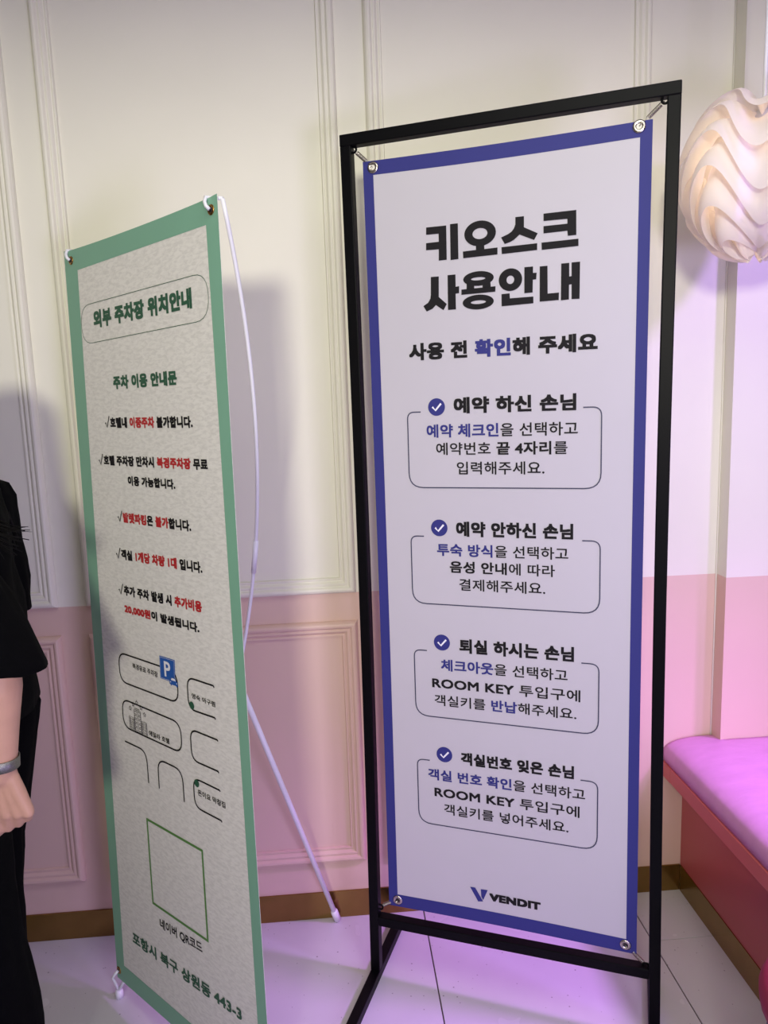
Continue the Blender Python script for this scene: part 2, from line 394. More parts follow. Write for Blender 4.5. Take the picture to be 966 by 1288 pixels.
def sheet(name, pl, tl, tr, bl, br, m, parent, th=0.0006, d=0.0, bow=None, nu=16, nv=40, notch=None, **k):
    V = []; Fc = []; UV = []
    for side in (0, 1):
        for i in range(nu+1):
            for j in range(nv+1):
                s, t = i/nu, j/nv
                u = (bl[0]*(1-s)+br[0]*s)*(1-t)+(tl[0]*(1-s)+tr[0]*s)*t
                v = (bl[1]*(1-s)+br[1]*s)*(1-t)+(tl[1]*(1-s)+tr[1]*s)*t
                if bow: du, dv = bow(s, t); u += du; v += dv
                V.append(pl(u, v, d-(th if side else 0))); UV.append((u, v))
    n1 = (nu+1)*(nv+1)
    for i in range(nu):
        for j in range(nv):
            a = i*(nv+1)+j; q = (a, a+nv+1, a+nv+2, a+1); Fc.append(q); Fc.append(tuple(x+n1 for x in reversed(q)))
    rim = [i*(nv+1) for i in range(nu+1)]+[nu*(nv+1)+j for j in range(1, nv+1)]+[i*(nv+1)+nv for i in range(nu-1, -1, -1)]+[j for j in range(nv-1, 0, -1)]
    for q in range(len(rim)): a, b = rim[q], rim[(q+1) % len(rim)]; Fc.append((a, a+n1, b+n1, b))
    return fixn(mesh(name, V, Fc, m, parent, uvs=UV, **k))
def quadframe(name, pl, outer, inner, m, parent, d):
    """flat printed border between two quads (tl,tr,br,bl)"""
    V = [pl(p[0], p[1], d) for p in outer]+[pl(p[0], p[1], d) for p in inner]
    return mesh(name, V, [(i, (i+1) % 4, 4+(i+1) % 4, 4+i) for i in range(4)], m, parent)

# ------------------------------------------------------------------ black framed banner stand
phi = -0.4029; ux = Vector((math.cos(phi), math.sin(phi), 0)); nb = Vector((-math.sin(phi), math.cos(phi), 0)); UZ = Vector((0, 0, 1))
PW = Plane((0.096, -0.2559, 0.2157), ux, UZ, -nb)
st = thing('banner_stand', 'tall black steel frame stand holding the white Korean kiosk guide banner with navy edge', 'banner stand', tuple(PW(0.3, -0.2157)))
HB = 0.0125
def bow_u(side, z):   # posts drawn slightly inwards by the springs
    t = z/2.075
    if side == 0: return -0.0365-0.0035*0 + 0.006*math.sin(math.pi*min(1, max(0, (t-0.02))))-0.005*(1-t)
    return 0.6380 - 0.007*math.sin(math.pi*t)+0.004*(1-t)
for s in (0, 1):
    bar('post', [PW(bow_u(s, z), z-0.2157) for z in [0.025+(2.0505-0.025)*i/12 for i in range(13)]], HB, M['black'], st, ux)
zt = 2.0625-0.2157
bar('top_bar', [PW(-0.0365-HB, zt), PW(0.638+HB, zt)], HB, M['black'], st, UZ)
bar('bottom_bar', [PW(bow_u(0, .18)+HB, 0.1700-0.2157), PW(bow_u(1, .18)-HB, 0.1795-0.2157)], HB, M['black'], st, UZ)
for s in (0, 1):
    u_ = bow_u(s, 0.0)
    bar('foot', [PW(u_, HB-0.2157+0.0003, -0.19), PW(u_, HB-0.2157+0.0003, 0.36)], HB, M['black'], st, UZ)
sh = sheet('banner_sheet', PW, (0, 1.8), (0.6, 1.8), (0, 0), (0.6, 0), M['sheet'], st, bow=lambda s, t: (0.0025*math.sin(math.pi*t)*(1-2*s), -0.003*math.sin(math.pi*s)*(2*t-1)))
ob = [(0.0003, 1.7995), (0.5997, 1.7995), (0.5997, 0.0005), (0.0003, 0.0005)]
def wframe():
    n = 24; V = []; Fc = []
    for ring in (0, 1):
        for side in range(4):
            for i in range(n):
                t = i/n
                s, tt = [(t, 1), (1, 1-t), (1-t, 0), (0, 1-t if False else t)][side]
                bu = 0.0025*math.sin(math.pi*tt)*(1-2*s); bv = -0.003*math.sin(math.pi*s)*(2*tt-1)
                u, v = s*0.6, tt*1.8
                if ring: u = 0.0235+s*(0.577-0.0235); v = 0.034+tt*(1.770-0.034)
                V.append(PW(u+bu, v+bv, 0.0004))
    m = 4*n
    for i in range(m): Fc.append((i, (i+1) % m, m+(i+1) % m, m+i))
    return mesh('border', V, Fc, M['navy'], sh, label='navy border')
wframe()
K, B_ = 0, 1
mw = [M['ink'], M['navy'], M['white']]
def LW(t, u0_, u1_, v0_, h, bold=0.03, v1_=None, **k): lettering(PW, t, (u0_, v0_), (u1_, v1_ or v0_), h, mw, sh, bold, **k)
# the two title words, drawn as heavy block letters
TITLE_POLYS = [[(0.1409, 1.6472), (0.1857, 1.6468), (0.1854, 1.576), (0.1676, 1.5757), (0.1681, 1.5993), (0.1397, 1.5999), (0.14, 1.6147), (0.1685, 1.6149), (0.1685, 1.6317), (0.1405, 1.632)], [(0.1941, 1.6485), (0.2112, 1.6485), (0.2112, 1.5751), (0.1938, 1.5744)], [(0.2498, 1.6016), (0.2673, 1.6008), (0.2679, 1.5902), (0.2958, 1.5907), (0.2956, 1.5766), (0.2218, 1.5756), (0.2212, 1.5895), (0.2496, 1.5902)], [(0.3337, 1.6477), (0.3515, 1.6476), (0.3514, 1.6257), (0.3796, 1.6109), (0.3722, 1.5983), (0.3423, 1.6121), (0.3306, 1.6028), (0.322, 1.5989), (0.3111, 1.5963), (0.3036, 1.6101), (0.3193, 1.6158), (0.326, 1.62), (0.3307, 1.6258), (0.3336, 1.6333)], [(0.3042, 1.5904), (0.3785, 1.5912), (0.3784, 1.5778), (0.3048, 1.5764)], [(0.3915, 1.6482), (0.4569, 1.6483), (0.4572, 1.5997), (0.4403, 1.5997), (0.4395, 1.6097), (0.3914, 1.6093), (0.3914, 1.6236), (0.4395, 1.6235), (0.4394, 1.633), (0.3915, 1.6338)], [(0.3873, 1.5914), (0.4615, 1.5919), (0.4616, 1.5777), (0.3877, 1.5769)], [(0.1489, 1.543), (0.1668, 1.5426), (0.1658, 1.4994), (0.1834, 1.4831), (0.1758, 1.4706), (0.1589, 1.4826), (0.1513, 1.4754), (0.1377, 1.4702), (0.1304, 1.4824), (0.1413, 1.4887), (0.1467, 1.497), (0.1479, 1.5047)], [(0.1865, 1.5436), (0.204, 1.5436), (0.2039, 1.5178), (0.2116, 1.5184), (0.2113, 1.504), (0.2036, 1.5034), (0.2038, 1.4702), (0.186, 1.4703)], [(0.2282, 1.524), (0.2446, 1.5227), (0.2448, 1.5104), (0.228, 1.5102)], [(0.2631, 1.5221), (0.2799, 1.5226), (0.2806, 1.5109), (0.2626, 1.5109)], [(0.2166, 1.5108), (0.2907, 1.512), (0.2902, 1.5008), (0.2164, 1.4998)], [(0.3519, 1.5456), (0.3698, 1.5455), (0.3697, 1.5325), (0.3772, 1.5324), (0.3764, 1.519), (0.3693, 1.5188), (0.3688, 1.4931), (0.3515, 1.4927)], [(0.3033, 1.4945), (0.3206, 1.4951), (0.3211, 1.4846), (0.3703, 1.4847), (0.3703, 1.4709), (0.3034, 1.4695)], [(0.3837, 1.5442), (0.3995, 1.5443), (0.3998, 1.4882), (0.4228, 1.4886), (0.4224, 1.4736), (0.3834, 1.4732)], [(0.4274, 1.5461), (0.4434, 1.5461), (0.4435, 1.5189), (0.4482, 1.5194), (0.4481, 1.5464), (0.465, 1.5466), (0.4644, 1.473), (0.4484, 1.4735), (0.4483, 1.5032), (0.4432, 1.5029), (0.443, 1.4732), (0.4268, 1.4726)]]
TITLE_RINGS = [((0.2589, 1.623, 0.0339, 0.0259), (0.2587, 1.6227, 0.016, 0.0112)), ((0.2541, 1.5309, 0.0331, 0.0151), (0.2536, 1.5305, 0.0155, 0.0032)), ((0.2528, 1.4821, 0.0339, 0.0154), (0.2533, 1.4818, 0.0164, 0.0038)), ((0.3225, 1.5227, 0.0247, 0.0231), (0.3224, 1.5225, 0.0081, 0.0086))]

def title():
    P_ = [([PW(u, v, 0.0009) for u, v in q], [tuple(range(len(q)))]) for q in TITLE_POLYS]
    for (a, b) in TITLE_RINGS:
        n = 40; V = []
        for (cu_, cv_, ru, rv) in (a, b):
            for i in range(n): an = 2*math.pi*i/n; V.append(PW(cu_+ru*math.cos(an), cv_+rv*math.sin(an), 0.00093))
        P_.append((V, [(i, (i+1) % n, n+(i+1) % n, n+i) for i in range(n)]))
    V, Fc = merge(P_); mesh('title_lettering', V, Fc, M['ink'], sh, label='heavy black title lettering')
title()
LW([('사용 전 ', 0, 1), ('확인', 1, 1), ('해 주세요', 0, 1)], .0943, .5013, 1.3655, .038, 0.046)
heads = [('예약 하신 손님', .1945, .459, 1.2450), ('예약 안하신 손님', .1945, .454, .9670), ('퇴실 하시는 손님', .197, .457, .6900), ('객실번호 잊은 손님', .1955, .4583, .4110)]
boxes = [(1.251, 1.079), (.9655, .8045), (.6895, .5250), (.4115, .2445)]
cks = [1.261, .986, .712, .431]
for (t, a, b, v), (bt, bb), cv, hh in zip(heads, boxes, cks, (.036, .035, .035, .032)):
    LW([(t, 0, 1)], a, b, v, hh, 0.042)
    stroke('guide_box', PW, [(.118, bt), (.0865, bt), (.0865, bb), (.5105, bb), (.5105, bt), (.473, bt)], 0.0026, M['inkg'], sh, r=0.034, label='thin rounded outline box')
    bd = disc('check_badge', PW, (.155, cv), .0195, M['navy'], sh, label='round navy tick badge')
    stroke('tick', PW, [(.1455, cv+.0005), (.1525, cv-.0075), (.1655, cv+.0075)], 0.0042, M['white'], sh, d=0.0013, label='white tick')
body = [([('예약 체크인', 1, 1), ('을 선택하고', 0, 0)], .1307, .4626, 1.1925, .030), ([('예약번호 ', 0, 0), ('끝 4자리', 0, 1), ('를', 0, 0)], .152, .4415, 1.1525, .029), ([('입력해주세요.', 0, 0)], .199, .393, 1.1090, .029),
        ([('투숙 방식', 1, 1), ('을 선택하고', 0, 0)], .1485, .444, .9205, .029), ([('음성 안내', 0, 1), ('에 따라', 0, 0)], .178, .4155, .8815, .028), ([('결제해주세요.', 0, 0)], .1996, .3945, .8405, .028),
        ([('체크아웃', 1, 1), ('을 선택하고', 0, 0)], .1517, .4433, .6425, .029), ([('ROOM KEY', 0, 1), (' 투입구에', 0, 0)], .129, .4712, .5975, .028), ([('객실키를 ', 0, 0), ('반납', 1, 1), ('해주세요.', 0, 0)], .134, .463, .5545, .028),
        ([('객실 번호 확인', 1, 1), ('을 선택하고', 0, 0)], .1133, .4832, .3620, .029), ([('ROOM KEY', 0, 1), (' 투입구에', 0, 0)], .128, .4712, .3180, .028), ([('객실키를 넣어주세요.', 0, 0)], .1514, .4466, .2755, .028)]
for t, a, b, v, h in body: LW(t, a, b, v, h, 0.028)
LW([('VENDIT', 0, 1)], .2600, .3830, .0655, .0205, 0.065)
poly('logo_mark', PW, [(.2125, .0935), (.2250, .0940), (.2445, .0605), (.2320, .0580)], M['navy'], sh)
poly('logo_mark', PW, [(.2390, .0925), (.2560, .0930), (.2445, .0640), (.2400, .0730)], M['navy'], sh)
gw = [(.0232, 1.7855), (.5750, 1.7900), (.0236, .0185), (.5755, .0195)]
hk = [(-.0195, 1.8270), (.6205, 1.8300), (-.0235, -.0100), (.6195, -.0230)]
for (gu, gv), (hu, hv) in zip(gw, hk):
    e = torus('eyelet', PW(gu, gv, 0.001), nb, 0.0088, 0.0040, M['steel'], sh, label='nickel eyelet')
    disc('eyelet_hole', PW, (gu, gv), 0.0052, M['cream'] if gv > 1 else M['dark'], e, d=0.0016, n=20)
    a = Vector((gu, gv)); b = Vector((hu, hv)); dr = (b-a).normalized(); L_ = (b-a).length; pn = Vector((-dr.y, dr.x))
    # coil spring behind the sheet from eyelet to hook
    pts = []; turns = 13; s0, s1 = 0.022, L_-0.008
    pts.append(PW(a.x, a.y, 0.003)); pts.append(PW((a+dr*0.006).x, (a+dr*0.006).y, 0.0045)); pts.append(PW((a+dr*0.017).x, (a+dr*0.017).y, -0.001))
    for i in range(turns*8+1):
        t = i/(turns*8); q = a+dr*(s0+(s1-s0)*t); an = i*math.pi/4
        pp = q+pn*0.0042*math.cos(an); pts.append(PW(pp.x, pp.y, -0.002+0.0042*math.sin(an)))
    pts.append(PW((a+dr*(L_-0.003)).x, (a+dr*(L_-0.003)).y, -0.002)); pts.append(PW(b.x, b.y, -0.001))
    tube('spring', pts, 0.0008, M['steel'], st, n=5)
    cdir = Vector((1 if hu > 0.3 else -1, 1 if hv > 1 else -1)).normalized()
    hkc = b + cdir*0.002
    ho = torus('hook_ring', PW(hkc.x, hkc.y, 0), nb, 0.0065, 0.0026, M['black'], st)

# ------------------------------------------------------------------ green bordered X-stand banner
GO = Vector((-0.6069, -0.2281, 0.0548)); GU = Vector((0.7071, -0.7067, 0.0245)); GV = Vector((0.0038, 0.0384, 0.9993)); GN = Vector((0.7071, 0.7064, -0.0298))
PG = Plane(GO, GU, GV, -GN)
xb = thing('banner_stand', 'shorter white X-stand banner with green border and parking notice, beside the person', 'banner stand', (GO.x+0.3*GU.x, GO.y+0.3*GU.y, 0))
TL, TR, BL, BR = (.0125, 1.803), (.590, 1.7995), (-.0045, -.0045), (.6065, .001)
gs = sheet('banner_sheet', PG, TL, TR, BL, BR, M['paper'], xb, bow=lambda s, t: (0.004*math.sin(math.pi*t)*(1-2*s), -0.006*math.sin(math.pi*s)**0.5*t*t))
def gborder():
    n = 24; V = []; Fc = []
    iTL, iTR, iBL, iBR = (.0690, 1.7525), (.5530, 1.7530), (.0350, .0465), (.5745, .0465)
    for ring in (0, 1):
        c = (TL, TR, BL, BR) if not ring else (iTL, iTR, iBL, iBR)
        for side in range(4):
            for i in range(n):
                t_ = i/n; s, t = [(t_, 1), (1, 1-t_), (1-t_, 0), (0, t_)][side]
                u = (c[2][0]*(1-s)+c[3][0]*s)*(1-t)+(c[0][0]*(1-s)+c[1][0]*s)*t
                v = (c[2][1]*(1-s)+c[3][1]*s)*(1-t)+(c[0][1]*(1-s)+c[1][1]*s)*t
                if not ring: u += 0.004*math.sin(math.pi*t)*(1-2*s); v -= 0.006*math.sin(math.pi*s)**0.5*t*t
                V.append(PG(u, v, 0.0004))
    m = 4*n
    for i in range(m): Fc.append((i, (i+1) % m, m+(i+1) % m, m+i))
    return mesh('border', V, Fc, M['green'], gs, label='sage green border')
gborder()
mg = [M['ink'], M['gink'], M['red']]
def LG(t, a, b, h, bold=0.03, tick=False, **k):
    if tick:
        x, y = a; dx = .0225
        stroke('tick', PG, [(x, y+h*.42), (x+.003, y+h*.50), (x+.008, y+h*.04), (x+.0195, y+h*1.10)], 0.0030, M['ink'], gs)
        a = (x+dx, y+(b[1]-y)*dx/(b[0]-x))
    lettering(PG, t, a, b, h, mg, gs, bold, **k)
v_, f_ = strokevf(PG, rnd([(.069, 1.6725), (.069, 1.588), (.5485, 1.586), (.5485, 1.6715)], .055, True), 0.0012, True, 0.0009)
mesh('title_outline', v_, f_, M['gink'], gs)
LG([('외부 주차장 위치안내', 1, 1)], (.1245, 1.6175), (.4960, 1.6130), .0385, 0.052)
LG([('주차 이용 안내문', 1, 1)], (.1890, 1.4803), (.4310, 1.4740), .029, 0.052)
LG([('호텔내 ', 0, 1), ('이중주차', 2, 1), (' 불가합니다.', 0, 1)], (.1414, 1.398), (.4745, 1.389), .0235, 0.050, tick=True)
LG([('호텔 주차장 만차시 ', 0, 1), ('북경주차장', 2, 1), (' 무료', 0, 1)], (.1009, 1.3155), (.5157, 1.3070), .0225, 0.050, tick=True)
LG([('이용 가능합니다.', 0, 1)], (.221, 1.2712), (.4017, 1.2670), .0212, 0.050)
LG([('발렛파킹', 2, 1), ('은 ', 0, 1), ('불가', 2, 1), ('합니다.', 0, 1)], (.1665, 1.1883), (.4479, 1.1838), .0232, 0.050, tick=True)
LG([('객실 ', 0, 1), ('1개당 차량 1대', 2, 1), (' 입니다.', 0, 1)], (.1474, 1.1031), (.4773, 1.1020), .0235, 0.050, tick=True)
LG([('추가 주차 발생 시 ', 0, 1), ('추가비용', 2, 1)], (.1474, 1.0205), (.4677, 1.0214), .0235, 0.050, tick=True)
LG([('20,000원', 2, 1), ('이 발생됩니다.', 0, 1)], (.1671, .9790), (.4544, .9770), .0215, 0.050)
# street map
MW_ = 0.0036
def road(pts, r, closed=False): stroke('map_road', PG, pts, MW_, M['ink'], gs, r=r, closed=closed)
road([(.124, .880), (.124, .8100), (.3625, .8100), (.3625, .8790)], .030, True)
road([(.124, .7680), (.124, .6995), (.3635, .6990), (.3635, .7665)], .030, True)
road([(.4930, .8720), (.4905, .8755), (.3990, .8755), (.3990, .8065), (.4895, .8085), (.4910, .8050)], .024)
road([(.4950, .7605), (.4930, .7630), (.3985, .7625), (.3985, .6945), (.4900, .6955), (.4915, .6920)], .024)
road([(.4925, .6530), (.4905, .6555), (.3985, .6555), (.3985, .5900), (.4905, .5900), (.4920, .5870)], .024)
road([(.1241, .6635), (.2170, .6640), (.2176, .5878)], .030)
road([(.2615, .5882), (.2625, .6590), (.3585, .6590), (.3590, .5882)], .030)
for q in ((.4110, .8165), (.4110, .6465)): disc('map_dot', PG, q, .0085, M['gink'], gs, d=0.0012, n=24, ry=.0085)
ps = poly('parking_sign', PG, [(.2995, .9035), (.3578, .9040), (.3550, .8525), (.2980, .8525)], M['blue'], gs, d=0.0012, label='blue parking sign print')
stroke('sign_outline', PG, [(.3015, .9012), (.3555, .9018), (.3528, .8545), (.3000, .8545)], 0.0008, M['white'], gs, closed=True, d=0.0015)
lettering(PG, [('P', 0, 1)], (.3165, .8610), (.3400, .8610), .0340, [M['white']], gs, 0.02, d=0.0017)
poly('car_icon', PG, [(.3345, .8475), (.3345, .8560), (.3390, .8575), (.3425, .8640), (.3570, .8640), (.3605, .8575), (.3650, .8560), (.3650, .8475)], M['blue'], gs, d=0.0020)
poly('car_icon', PG, [(.3405, .8575), (.3438, .8625), (.3558, .8625), (.3590, .8575)], M['white'], gs, d=0.0023)
for cx_ in (.3385, .3600): poly('car_icon', PG, [(cx_, .8450), (cx_, .8480), (cx_+.0035, .8480), (cx_+.0035, .8450)], M['blue'], gs, d=0.0021)
for cx_ in (.3375, .3600): disc('car_icon', PG, (cx_+.002, .8530), .0015, M['white'], gs, d=0.0024, n=10)
LG([('북경유료 주차장', 0, 1)], (.1840, .8520), (.2875, .8510), .0135, 0.02)
LG([('영숙 아구찜', 0, 1)], (.4127, .8325), (.4931, .8310), .0115, 0.02)
LG([('에밀라 호텔', 0, 1)], (.2343, .7060), (.3158, .7065), .0125, 0.02)
LG([('돈이요 막창집', 0, 1)], (.4127, .6205), (.5072, .6215), .0135, 0.02)
def icon():
    P_ = []
    def rect(a, b, c, d, wd=.0012): P_.append(strokevf(PG, [(a, b), (c, b), (c, d), (a, d)], wd, True, 0.0012))
    for (a, b, c, d, nc, nr) in ((.1530, .7030, .1740, .7325, 2, 4), (.1760, .7020, .2040, .7540, 2, 5), (.2065, .7010, .2275, .7325, 2, 4)):
        rect(a, b, c, d)
        cw, rh = (c-a)/nc, (d-b-.003)/nr
        for i in range(nc):
            for j in range(nr): rect(a+cw*i+.0020, b+rh*j+.0028, a+cw*(i+1)-.0020, b+rh*(j+1)-.0006, .0013)
    rect(.1800, .7540, .2000, .7575)
    for cx, cy in ((.1605, .7530), (.1745, .7655), (.1908, .7720), (.2077, .7646), (.2211, .7512)):
        P_.append(strokevf(PG, [(cx+(.0062 if q % 2 == 0 else .0028)*math.sin(q*math.pi/5), cy+(.0062 if q % 2 == 0 else .0028)*math.cos(q*math.pi/5)) for q in range(10)], .0014, True, 0.0012))
    V, Fc = merge(P_); mesh('hotel_drawing', V, Fc, M['ink'], gs, label='outline drawing of three towers with stars')
icon()
stroke('square_outline', PG, [(.1985, .4940), (.4145, .4965), (.4145, .2900), (.1985, .2860)], 0.0080, M['lime'], gs, closed=True, label='leaf green square outline')
LG([('네이버 QR코드', 0, 1)], (.2232, .2320), (.3911, .2475), .0275, 0.02)
LG([('포항시 북구 상원동 443-3', 1, 1)], (.0894, .1335), (.5205, .1570), .0325, 0.035)
# stand: hub, four bowed poles, rear leg, loops, feet
HUB = GO+GU*0.283+GV*0.787+GN*0.2144
cor = {'tl': (.0434, 1.7778), 'tr': (.5706, 1.7757), 'bl': (.0069, .0203), 'br': (.598, .020)}
def bez(a, c, b, n): return [a*(1-t)**2+c*2*t*(1-t)+b*t*t for t in [i/n for i in range(n+1)]]
for kx, (gu, gv) in cor.items():
    top = gv > 1
    e = torus('eyelet', PG(gu, gv, 0.001), GN, 0.0070, 0.0026, M['brassring'], gs, label='brass eyelet')
    disc('eyelet_hole', PG, (gu, gv), 0.0045, M['dark'], e, d=0.0014, n=16)
    su = -1 if gu < 0.3 else 1
    if top:
        tip = PG(gu+(0.021 if su > 0 else -0.012), gv+0.017, -0.010); c = (tip*0.5+HUB*0.5)+GN*0.129+GU*0.014*su
        pts = bez(tip, c, HUB, 26)
    else:
        tip = PG(gu+su*0.002, gv-0.030, 0.004); tip.z = 0.020; c = (tip*0.5+HUB*0.5)+GN*0.05-GU*0.05*su
        pts = bez(tip, c, HUB, 26)
    p = tube('pole', pts, 0.0042, M['plastic'], xb, n=10)
    if top:
        i0 = 17; tube('pole_joint', pts[i0:i0+3], 0.0062, M['plastic'], p, n=12)
        hookp = [PG(gu-su*0.0+0.0, gv, 0.004), PG(gu-0.004, gv+0.006, 0.008), PG(gu-0.009, gv+0.014, 0.007), PG(gu-0.011, gv+0.0235, 0.003), PG(gu-0.009, gv+0.0245, -0.006), tip]
    else:
        hookp = [PG(gu, gv, 0.003), PG(gu-0.003, gv-0.006, 0.010), PG(gu-0.010, gv-0.018, 0.014), PG(gu-0.012, gv-0.028, 0.010), tip+Vector((0, 0, -0.002))]
        tube('foot_cap', [Vector((tip.x, tip.y, 0.0006)), Vector((tip.x, tip.y, 0.018)), Vector((tip.x, tip.y, 0.022))], [0.0105, 0.0100, 0.0075], M['plastic'], xb, n=16)
    tube('hook', hookp, 0.0036, M['plastic'], xb, n=8)
FT = Vector((-0.045, -0.020, 0.010))
pl_ = tube('rear_leg', [HUB, HUB*0.5+FT*0.5, FT], 0.0072, M['plastic'], xb, n=12)
dl = (HUB-FT).normalized()
tube('foot_cap', [FT-dl*0.006, FT+dl*0.03, FT+dl*0.034], [0.0105, 0.0105, 0.0075], M['plastic'], pl_, n=14)
v, f = ellipsoid(HUB, (0.017, 0.017, 0.024), 16, 10); clean(mesh('hub', v, f, M['plastic'], xb, True))

# ------------------------------------------------------------------ pendant lamp
LC = Vector((0.984, -0.30, 1.968)); LR = 0.178
lm = thing('pendant_lamp', 'round pendant lamp of cream rippled sheets hanging near the wall corner', 'lamp', (LC.x, LC.y, LC.z-LR))
def ruffle(k, lat, amp, ph, r_in, r_out, wd):
    V = []; Fc = []; UVs = []; n = 200; m = 8
    for i in range(n):
        th = 2*math.pi*i/n
        wave = math.sin(5*th+ph)
        for j in range(m+1):
            t = j/m
            la = lat+amp*wave*(0.75+0.35*t)+wd*(0.5-t)
            la = max(-1.45, min(1.45, la))
            curl = (1-math.cos(t*math.pi))*0.5
            R = LR*(r_in+(r_out-r_in)*curl) * (1+0.05*math.sin(5*th+ph+1.2))
            V.append(LC+Vector((R*math.cos(la)*math.cos(th), R*math.cos(la)*math.sin(th), R*math.sin(la))))
    for i in range(n):
        for j in range(m): a = i*(m+1)+j; b = ((i+1) % n)*(m+1)+j; Fc.append((a, b, b+1, a+1))
    o = mesh('shade_ruffle', V, Fc, M['shade'], lm, True)
    return o
lats = [1.20, 0.78, 0.36, -0.06, -0.48, -0.90, -1.25]
for k_, la in enumerate(lats):
    ruffle(k_, la, 0.37*math.cos(la)**0.5, 2.705+0.16*math.sin(k_*1.7), 0.70, 1.02, 0.74)
v, f = ellipsoid(LC+Vector((0, 0, 0.01)), (0.045, 0.045, 0.055), 20, 14); clean(mesh('bulb', v, f, M['bulb'], lm, True))
tube('cord', [LC+Vector((0, 0, 0.07)), LC+Vector((0, 0, 0.3)), Vector((LC.x, LC.y, ZC-0.0305))], 0.0045, M['plastic'], lm, n=10)
tube('lamp_holder', [LC+Vector((0, 0, 0.05)), LC+Vector((0, 0, 0.12)), LC+Vector((0, 0, 0.15))], [0.022, 0.022, 0.008], M['plastic'], lm, n=16)
tube('ceiling_rose', [Vector((LC.x, LC.y, ZC-0.0005)), Vector((LC.x, LC.y, ZC-0.02)), Vector((LC.x, LC.y, ZC-0.031))], [0.05, 0.05, 0.012], M['plastic'], lm, n=24)

# ------------------------------------------------------------------ round stool
SX, SY = 0.912, -0.892
so = thing('round_stool', 'crimson round stool with grey blue pleated skirt in front of bench end', 'stool', (SX, SY, 0))
SR = 0.190
prof = [(0.0, .445), (.10, .443), (.155, .434), (.180, .418), (.190, .398), (.188, .378), (.178, .362), (.168, .356), (0.0, .356)]
V = []; n = 40
for rr_, z in prof:
    for i in range(n): a = 2*math.pi*i/n; V.append((SX+rr_*math.cos(a), SY+rr_*math.sin(a), z))
Fc = [(j*n+i, j*n+(i+1) % n, (j+1)*n+(i+1) % n, (j+1)*n+i) for j in range(len(prof)-1) for i in range(n)]
clean(mesh('seat_pad', V, Fc, M['velvet'], so, True))
V = []; n = 160
for z, r_ in ((.358, .165), (.30, .170), (.15, .176), (.012, .182), (.012, .17), (.35, .155)):
    for i in range(n): a = 2*math.pi*i/n; q = r_+0.0045*math.sin(a*40); V.append((SX+q*math.cos(a), SY+q*math.sin(a), z))
Fc = [(j*n+i, j*n+(i+1) % n, (j+1)*n+(i+1) % n, (j+1)*n+i) for j in range(5) for i in range(n)]
fixn(mesh('pleated_skirt', V, Fc, M['skirt'], so, True))
for i in range(3):
    a = i*2.094; tube('foot', [(SX+.13*math.cos(a), SY+.13*math.sin(a), 0.0005), (SX+.13*math.cos(a), SY+.13*math.sin(a), .03)], .015, M['dark'], so)

# ------------------------------------------------------------------ person in black, facing left
CX, CY = -0.790, -0.470
pr = thing('person', 'person in loose black T-shirt and trousers with long dark hair and a wristwatch', 'person', (CX, CY, 0))
def hand(w_, fwd, side, down, sgn):
    """relaxed hand: w_=wrist, fwd=direction of thumb side, side=palm normal, down=finger direction"""
    parts = []
    P = lambda a, b, c: w_+fwd*a+side*b+down*c
    for a0, a1 in ((0.024, 0.030), (0.010, 0.010), (-0.006, -0.010), (-0.020, -0.028)):
        parts.append(capsule([P(a0*0.6, 0, 0.004), P(a0*0.9, 0.002, 0.040), P(a1, 0.001, 0.080)], [0.014, 0.0145, 0.0112], 12))
    lens = [(0.040, 0.024, 0.019), (0.045, 0.028, 0.020), (0.041, 0.026, 0.019), (0.032, 0.020, 0.017)]
    bends = [(0.45, 0.95, 1.25), (0.62, 1.20, 1.55), (0.75, 1.40, 1.80), (0.88, 1.55, 1.95)]
    for k_, (a1, ln, bd) in enumerate(zip((0.030, 0.010, -0.010, -0.028), lens, bends)):
        p = P(a1, 0.001, 0.080); pts = [p]; r_ = [0.0100, 0.0094, 0.0086, 0.0072] if k_ < 3 else [0.0088, 0.0082, 0.0075, 0.0064]
        for L_, b in zip(ln, bd):
            d_ = (down*math.cos(b)+side*math.sin(b)*0.75+fwd*math.sin(b)*0.42).normalized()
            p = p+d_*L_; pts.append(p)
        parts.append(capsule(pts, r_, 12))
    parts.append(capsule([P(0.016, 0.006, 0.018), P(0.038, 0.014, 0.044), P(0.048, 0.022, 0.074), P(0.046, 0.029, 0.100)], [0.015, 0.0128, 0.0102, 0.0082], 12))
    return parts
def V3(*a): return Vector(a)
parts = []
ls, le, lw = V3(-0.755, -0.612, 1.305), V3(-0.594, -0.698, 1.080), V3(-0.608, -0.700, 0.878)
rs, re, rw = V3(-0.770, -0.315, 1.310), V3(-0.790, -0.270, 1.070), V3(-0.860, -0.285, 0.860)
for s_, e_, w_ in ((ls, le, lw), (rs, re, rw)):
    parts.append(capsule([s_, s_*0.5+e_*0.5, e_, e_*0.72+w_*0.28, e_*0.35+w_*0.65, w_, w_+V3(-0.002, 0, -0.012)], [0.034, 0.037, 0.036, 0.0395, 0.032, 0.0265, 0.025], 20))
parts += hand(lw+V3(0.0, 0, -0.012), V3(-1, 0, 0), V3(-0.1, 1, 0).normalized(), V3(0.12, 0.0, -1).normalized(), 1)
parts += hand(rw, V3(-1, 0, 0), V3(0, -1, 0), V3(-0.05, 0, -1).normalized(), -1)
parts.append(capsule([V3(CX+.02, CY, 0.88), V3(CX+.01, CY, 1.05), V3(CX+.015, CY, 1.2), V3(CX+.01, CY, 1.30)], [0.082, 0.078, 0.082, 0.05], 20))
parts.append(capsule([V3(CX+.01, CY-.14, 1.315), V3(CX+.01, CY, 1.335), V3(CX+.01, CY+.14, 1.315)], [0.030, 0.040, 0.030], 16))
